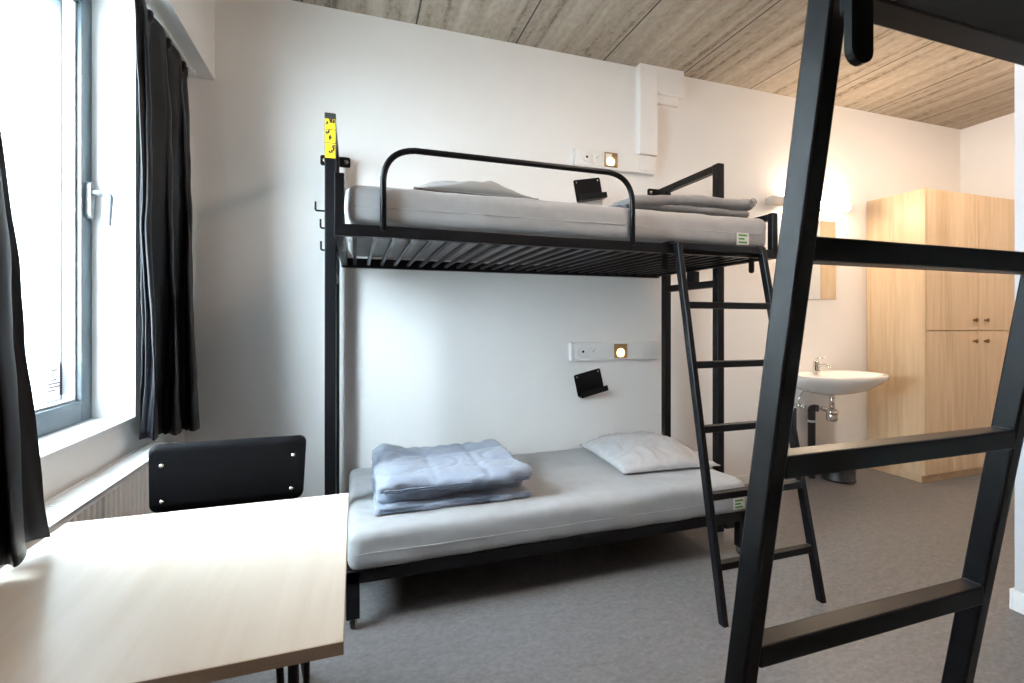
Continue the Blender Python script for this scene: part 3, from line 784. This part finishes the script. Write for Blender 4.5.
# ------------------------------------------------------------------ socket strips with reading lamps, wall pockets
def strip(label, z0, z1, x0, x1, lx0):
    yf = 3.02
    t = thing('socket_strip', ((x0 + x1) / 2, W, z0), label, 'socket strip', 'white socket strips on the back wall')
    part('trunking', M['white'], t, lambda b: box(b, x0, x1, yf, W, z0, z1, 0.004))
    zc = (z0 + z1) / 2
    part('cover_plate', M['white'], t, lambda b: box(b, x0 + 0.03, x0 + 0.29, yf - 0.004, yf + 0.001, z0 + 0.014, z1 - 0.014, 0.002))
    so = part('socket_outlet', M['white'], t, lambda b: lathe(b, [(0.034, 0.0), (0.034, -0.007), (0.029, -0.008), (0.026, -0.005)], (x0 + 0.088, yf - 0.003, zc), 24, 'y'))
    part('socket_hole', M['ink'], so, lambda b: lathe(b, [(0.009, 0), (0.009, -0.002)], (x0 + 0.088, yf - 0.0075, zc), 14, 'y'))
    sw = part('light_switch', M['white'], t, lambda b: box(b, x0 + 0.145, x0 + 0.20, yf - 0.009, yf - 0.003, zc - 0.03, zc + 0.03, 0.002))
    part('switch_mark', M['lamp_body'], sw, lambda b: beam(b, (x0 + 0.16, yf - 0.0095, zc - 0.004), (x0 + 0.182, yf - 0.0095, zc + 0.014), 0.001, 0.008, (0, 0, 1)))
    lx1 = lx0 + 0.105
    def lampcase(b):
        ring_y(b, lx0, lx1, yf - 0.010, yf - 0.001, zc - 0.051, zc + 0.051, 0.008)
        box(b, lx0 + 0.006, lx1 - 0.006, yf - 0.003, yf - 0.001, zc - 0.047, zc + 0.047)
    lp = part('reading_lamp', M['amber'], t, lampcase)
    part('bulb', M['bulb'], lp, lambda b: lathe(b, [(0.004, -0.016), (0.02, -0.014), (0.030, -0.009), (0.032, -0.003)], ((lx0 + lx1) / 2, yf, zc - 0.014), 18, 'y'), True)
    part('end_plate', M['white'], t, lambda b: box(b, x1 - 0.135, x1 - 0.02, yf - 0.004, yf + 0.001, z0 + 0.02, z1 - 0.02, 0.002))
    return t
def ring_y(bm, x0, x1, y0, y1, z0, z1, w):
    box(bm, x0, x0 + w, y0, y1, z0, z1, 0.0015); box(bm, x1 - w, x1, y0, y1, z0, z1, 0.0015)
    box(bm, x0 + w, x1 - w, y0, y1, z0, z0 + w, 0.0015); box(bm, x0 + w, x1 - w, y0, y1, z1 - w, z1, 0.0015)
strip('white socket strip with lit reading lamp above the upper bunk', 2.396, 2.530, 1.46, 2.115, 1.687)
strip('white socket strip with lit reading lamp above the low bed', 1.030, 1.160, 1.43, 2.145, 1.768)

def pocket(label, cx, cz, ang):
    t = thing('wall_pocket', (cx, W, cz), label, 'wall pocket', 'black metal wall pockets')
    ca, sa = math.cos(ang), math.sin(ang)
    def tf(a, tt, c): return V((cx + a * ca - c * sa, tt, cz + a * sa + c * ca))
    bp = part('back_plate', M['metal'], t, lambda b: prism(b, round_rect(0.212, 0.158, 0.012), W - 0.004, W, tf))
    def tray(b):
        mtx = Matrix(((ca, 0, -sa, cx), (0, 1, 0, 0), (sa, 0, ca, cz), (0, 0, 0, 1)))
        box(b, -0.106, 0.106, W - 0.065, W - 0.004, -0.079, -0.074, 0.001, 1, mtx)
        box(b, -0.106, 0.106, W - 0.068, W - 0.063, -0.079, -0.040, 0.002, 1, mtx)
    part('tray', M['metal'], t, tray)
    for a in (-0.085, 0.085):
        p = tf(a, W - 0.004, 0.06)
        part('screw', M['chrome'], bp, lambda b: lathe(b, [(0.006, 0.0), (0.006, -0.002), (0.003, -0.003)], p, 10, 'y'))
pocket('black tilted wall pocket above the upper mattress', 1.582, 2.245, math.radians(11))
pocket('black tilted wall pocket above the low bed', 1.588, 0.872, math.radians(13))

# ------------------------------------------------------------------ washbasin corner
wl = thing('wall_lamp', (3.67, W, 2.24), 'glowing tube wall lamp above the mirror', 'lamp')
part('lamp_base', M['lamp_body'], wl, lambda b: (box(b, 3.19, 4.06, W - 0.03, W, 2.262, 2.318, 0.004), box(b, 3.19, 3.36, W - 0.085, W - 0.03, 2.255, 2.322, 0.006)))
part('lamp_tube', M['tube'], wl, lambda b: tube(b, [(3.362, W - 0.062, 2.290), (4.04, W - 0.062, 2.290)], 0.028, 18))
part('end_cap', M['lamp_body'], wl, lambda b: tube(b, [(4.04, W - 0.062, 2.290), (4.06, W - 0.062, 2.290)], 0.031, 18))
mi = thing('mirror', (3.81, W, 1.5), 'frameless rectangular mirror on the wall above the washbasin', 'mirror')
part('mirror_glass', M['mirror'], mi, lambda b: box(b, 3.645, 3.972, W - 0.008, W - 0.003, 1.50, 2.175, 0.0))
part('backing', M['white'], mi, lambda b: box(b, 3.647, 3.970, W - 0.003, W, 1.502, 2.173))

wb = thing('washbasin', (3.66, W, 0.72), 'white ceramic washbasin with chrome trap on the back wall', 'washbasin')
BCX, BCY, BA, BB = 3.65, 2.80, 0.405, 0.255
BZ = 0.016
def plan(t, s, cy=None, sy=None, yb=0.0):
    cy = BCY if cy is None else cy; sy = s if sy is None else sy
    c, q = math.cos(t), math.sin(t)
    n = 2.5
    x = BCX + BA * s * math.copysign(abs(c) ** (2 / n), c); y = cy + BB * sy * math.copysign(abs(q) ** (2 / n), q)
    return x, min(y, W - yb)
def bowl(b):
    n = 56
    rings = []
    spec = [  # scale, z, y centre shift, y scale
        (0.02, 0.716, 0.05, 0.02), (0.16, 0.717, 0.05, 0.16), (0.42, 0.732, 0.045, 0.45), (0.68, 0.762, 0.03, 0.72), (0.88, 0.800, 0.012, 0.90), (0.985, 0.838, 0.0, 0.985),
        (1.0, 0.862, 0.0, 1.0), (0.99, 0.872, 0.0, 0.99), (0.955, 0.875, 0.0, 0.955), (0.91, 0.869, -0.012, 0.84), (0.84, 0.845, -0.02, 0.74), (0.66, 0.79, -0.02, 0.58), (0.40, 0.755, -0.01, 0.36), (0.08, 0.745, 0.0, 0.08), (0.02, 0.7445, 0.0, 0.02)]
    for s, z, dy, sy in spec:
        rings.append([b.verts.new((*plan(2 * PI * k / n, s, BCY + dy, sy), z + (BZ if z > 0.78 else 0))) for k in range(n)])
    for A, B in zip(rings, rings[1:]):
        for k in range(n):
            f = b.faces.new((A[k], A[(k + 1) % n], B[(k + 1) % n], B[k])); f.smooth = True
    b.faces.new(rings[0]); b.faces.new(rings[-1])
part('bowl', M['ceramic'], wb, bowl, True)
def tap(b):
    lathe(b, [(0.030, 0.0), (0.028, 0.012), (0.024, 0.02), (0.023, 0.085), (0.018, 0.095), (0.002, 0.098)], (3.66, 2.985, 0.886), 20)
    tube(b, arc_path([(3.66, 2.985, 0.932), (3.66, 2.90, 0.955), (3.66, 2.855, 0.935)], 0.03, 6), 0.0125, 12)
    tube(b, [(3.66, 2.985, 0.975), (3.668, 2.985, 0.995), (3.69, 2.93, 1.005)], [0.010, 0.009, 0.006], 10)
part('tap', M['chrome'], wb, tap, True)
def trap(b):
    lathe(b, [(0.017, 0.0), (0.017, -0.115)], (3.66, 2.845, 0.725), 16)
    lathe(b, [(0.024, 0), (0.024, -0.012)], (3.66, 2.845, 0.70), 16)
    lathe(b, [(0.008, -0.005), (0.032, 0.0), (0.042, 0.012), (0.042, 0.05), (0.038, 0.058), (0.044, 0.06), (0.044, 0.085), (0.024, 0.10), (0.017, 0.105)], (3.66, 2.845, 0.503), 20)
    tube(b, arc_path([(3.66, 2.85, 0.592), (3.655, 2.93, 0.592), (3.645, 2.995, 0.585)], 0.03, 6), 0.015, 12)
    lathe(b, [(0.022, 0), (0.022, 0.018)], (3.656, 2.90, 0.592), 16, 'y')
part('drain_trap', M['chrome'], wb, trap, True)
def valve(b):
    tube(b, [(3.50, W, 0.61), (3.50, W - 0.07, 0.61)], 0.013, 12); lathe(b, [(0.02, 0), (0.02, 0.03)], (3.50, W - 0.10, 0.61), 12, 'y')
    tube(b, arc_path([(3.50, W - 0.05, 0.61), (3.50, W - 0.05, 0.69), (3.60, 2.97, 0.80)], 0.04, 6), 0.006, 8)
part('angle_valve', M['chrome'], wb, valve)

wp_ = thing('waste_pipe', (3.635, 3.0, 0), 'black waste pipe running to the floor below the washbasin', 'pipe')
part('pipe', M['plastic'], wp_, lambda b: tube(b, arc_path([(3.64, 2.955, 0.588), (3.635, 3.005, 0.588), (3.635, 3.005, 0.0)], 0.05, 6), 0.029, 16))
part('clamp', M['lamp_body'], wp_, lambda b: (lathe(b, [(0.034, -0.009), (0.034, 0.009)], (3.635, 3.005, 0.475), 18), box(b, 3.625, 3.645, 3.03, W, 0.468, 0.482)))
sp = thing('supply_pipe', (3.49, 3.03, 0), 'thin dark supply pipe left of the black waste pipe', 'pipe')
part('pipe', M['plastic'], sp, lambda b: tube(b, [(3.49, 3.035, 0.0), (3.49, 3.035, 0.585)], 0.011, 10))
part('pipe_clip', M['lamp_body'], sp, lambda b: box(b, 3.474, 3.506, 3.02, W, 0.30, 0.315))

bn = thing('waste_bin', (3.80, 2.90, 0), 'black round waste bin on the floor under the washbasin', 'bin')
part('bucket', M['plastic'], bn, lambda b: lathe(b, [(0.10, 0.0), (0.122, 0.002), (0.122, 0.018), (0.118, 0.022), (0.126, 0.235), (0.129, 0.238), (0.129, 0.246)], (3.80, 2.90, 0), 32), True)
part('lid', M['plastic'], bn, lambda b: lathe(b, [(0.130, 0.247), (0.130, 0.256), (0.118, 0.268), (0.07, 0.276), (0.004, 0.279)], (3.80, 2.90, 0), 32), True)
part('pedal', M['plastic'], bn, lambda b: box(b, 3.735, 3.795, 2.755, 2.80, 0.010, 0.018, 0.003))

# ------------------------------------------------------------------ wardrobe
wd = thing('wardrobe', (5.02, 2.85, 0), 'tall light oak wardrobe with four doors in the far corner', 'wardrobe')
QX0, QX1, QY0, QY1, QZ, QM = 4.355, XR - 0.004, 2.598, W - 0.002, 2.382, 1.231
dk = 0.02
part('side_panel', M['oak'], wd, lambda b: box(b, QX0, QX0 + 0.019, QY0 + dk, QY1, 0.062, QZ, 0.001))
part('side_panel', M['oak'], wd, lambda b: box(b, QX1 - 0.019, QX1, QY0 + dk, QY1, 0.062, QZ, 0.001))
part('top_panel', M['oak'], wd, lambda b: box(b, QX0 + 0.019, QX1 - 0.019, QY0 + dk, QY1, QZ - 0.019, QZ, 0.001))
part('divider', M['oak'], wd, lambda b: (box(b, QX0 + 0.019, QX1 - 0.019, QY0 + dk + 0.025, QY1, QM - 0.01, QM + 0.009), box(b, 5.020, 5.039, QY0 + dk + 0.025, QY1, 0.062, QM - 0.01), box(b, 5.020, 5.039, QY0 + dk + 0.025, QY1, QM + 0.009, QZ - 0.019)))
part('plinth', M['oak_edge'], wd, lambda b: box(b, QX0 + 0.01, QX1, QY0 + 0.03, QY1, 0.0, 0.06, 0.001))
part('edge_strip', M['oak_edge'], wd, lambda b: box(b, QX0, QX0 + 0.019, QY0, QY0 + dk, 0.062, QZ, 0.001))
for (x0, x1) in ((QX0 + 0.0215, 5.027), (5.0315, QX1)):
    for (z0, z1, kz) in ((0.068, QM - 0.003, 1.142), (QM + 0.003, QZ - 0.002, 1.320)):
        d = part('door', M['oak'], wd, lambda b: box(b, x0, x1, QY0, QY0 + 0.018, z0, z1, 0.0012))
        kx = 5.028 - 0.065 if x0 < 5 else 5.031 + 0.078
        part('knob', M['knob'], d, lambda b: lathe(b, [(0.010, 0.0), (0.007, -0.006), (0.008, -0.012), (0.017, -0.018), (0.018, -0.024), (0.012, -0.029), (0.001, -0.030)], (kx, QY0, kz), 18, 'y'), True)

# ------------------------------------------------------------------ light
wld = bpy.data.worlds.new('overcast_sky'); SC.world = wld; wld.use_nodes = True
bg = wld.node_tree.nodes['Background']
bg.inputs['Color'].default_value = (0.76, 0.885, 1.0, 1); bg.inputs['Strength'].default_value = 39.0
def area(name, loc, rot, sx, sy, power, col, portal=False):
    l = bpy.data.lights.new(name, 'AREA'); l.shape = 'RECTANGLE'; l.size = sx; l.size_y = sy; l.energy = power; l.color = col
    if portal: l.cycles.is_portal = True
    o = bpy.data.objects.new(name, l); COL.objects.link(o); o.location = loc; o.rotation_euler = rot
    return o
# added fill lamps above the aisle and above the entrance, both out of the picture
def fill_lamp(x, y, label, mat):
    t = thing('fill_lamp', (x, y, CZ - 0.1), label, 'lamp', 'added round opal fill lamps')
    part('lamp_housing', M['white'], t, lambda b: lathe(b, [(0.24, -0.03), (0.25, -0.02), (0.25, 0.0)], (x, y, CZ), 36))
    part('diffuser', mat, t, lambda b: lathe(b, [(0.02, -0.10), (0.15, -0.09), (0.21, -0.065), (0.235, -0.031)], (x, y, CZ), 36), True)
fill_lamp(1.55, 1.1, 'added round opal fill lamp over the aisle between the bunks', M['opal'])
fill_lamp(4.45, 1.72, 'added round warm fill lamp in front of the oak wardrobe', M['opal_warm'])

# ------------------------------------------------------------------ camera
cam = bpy.data.cameras.new('camera'); co = bpy.data.objects.new('camera', cam); COL.objects.link(co)
co.location = (0, 0, 1.3); co.rotation_euler = (PI / 2, 0, -0.31868)
cam.sensor_width = 36; cam.lens = 476.5 / 1024 * 36; cam.shift_y = (322.4 - 341.5) / 1024; cam.clip_start = 0.02
SC.camera = co
SC.view_settings.view_transform = 'Standard'; SC.view_settings.look = 'None'; SC.view_settings.gamma = 1; SC.view_settings.exposure = 0.34
SC.view_settings.use_curve_mapping = False
SC.cycles.use_denoising = True
SC.cycles.max_bounces = 12; SC.cycles.diffuse_bounces = 8; SC.cycles.transparent_max_bounces = 12
SC.cycles.sample_clamp_indirect = 12
for o in bpy.data.objects:
    if '_o' in o: del o['_o']
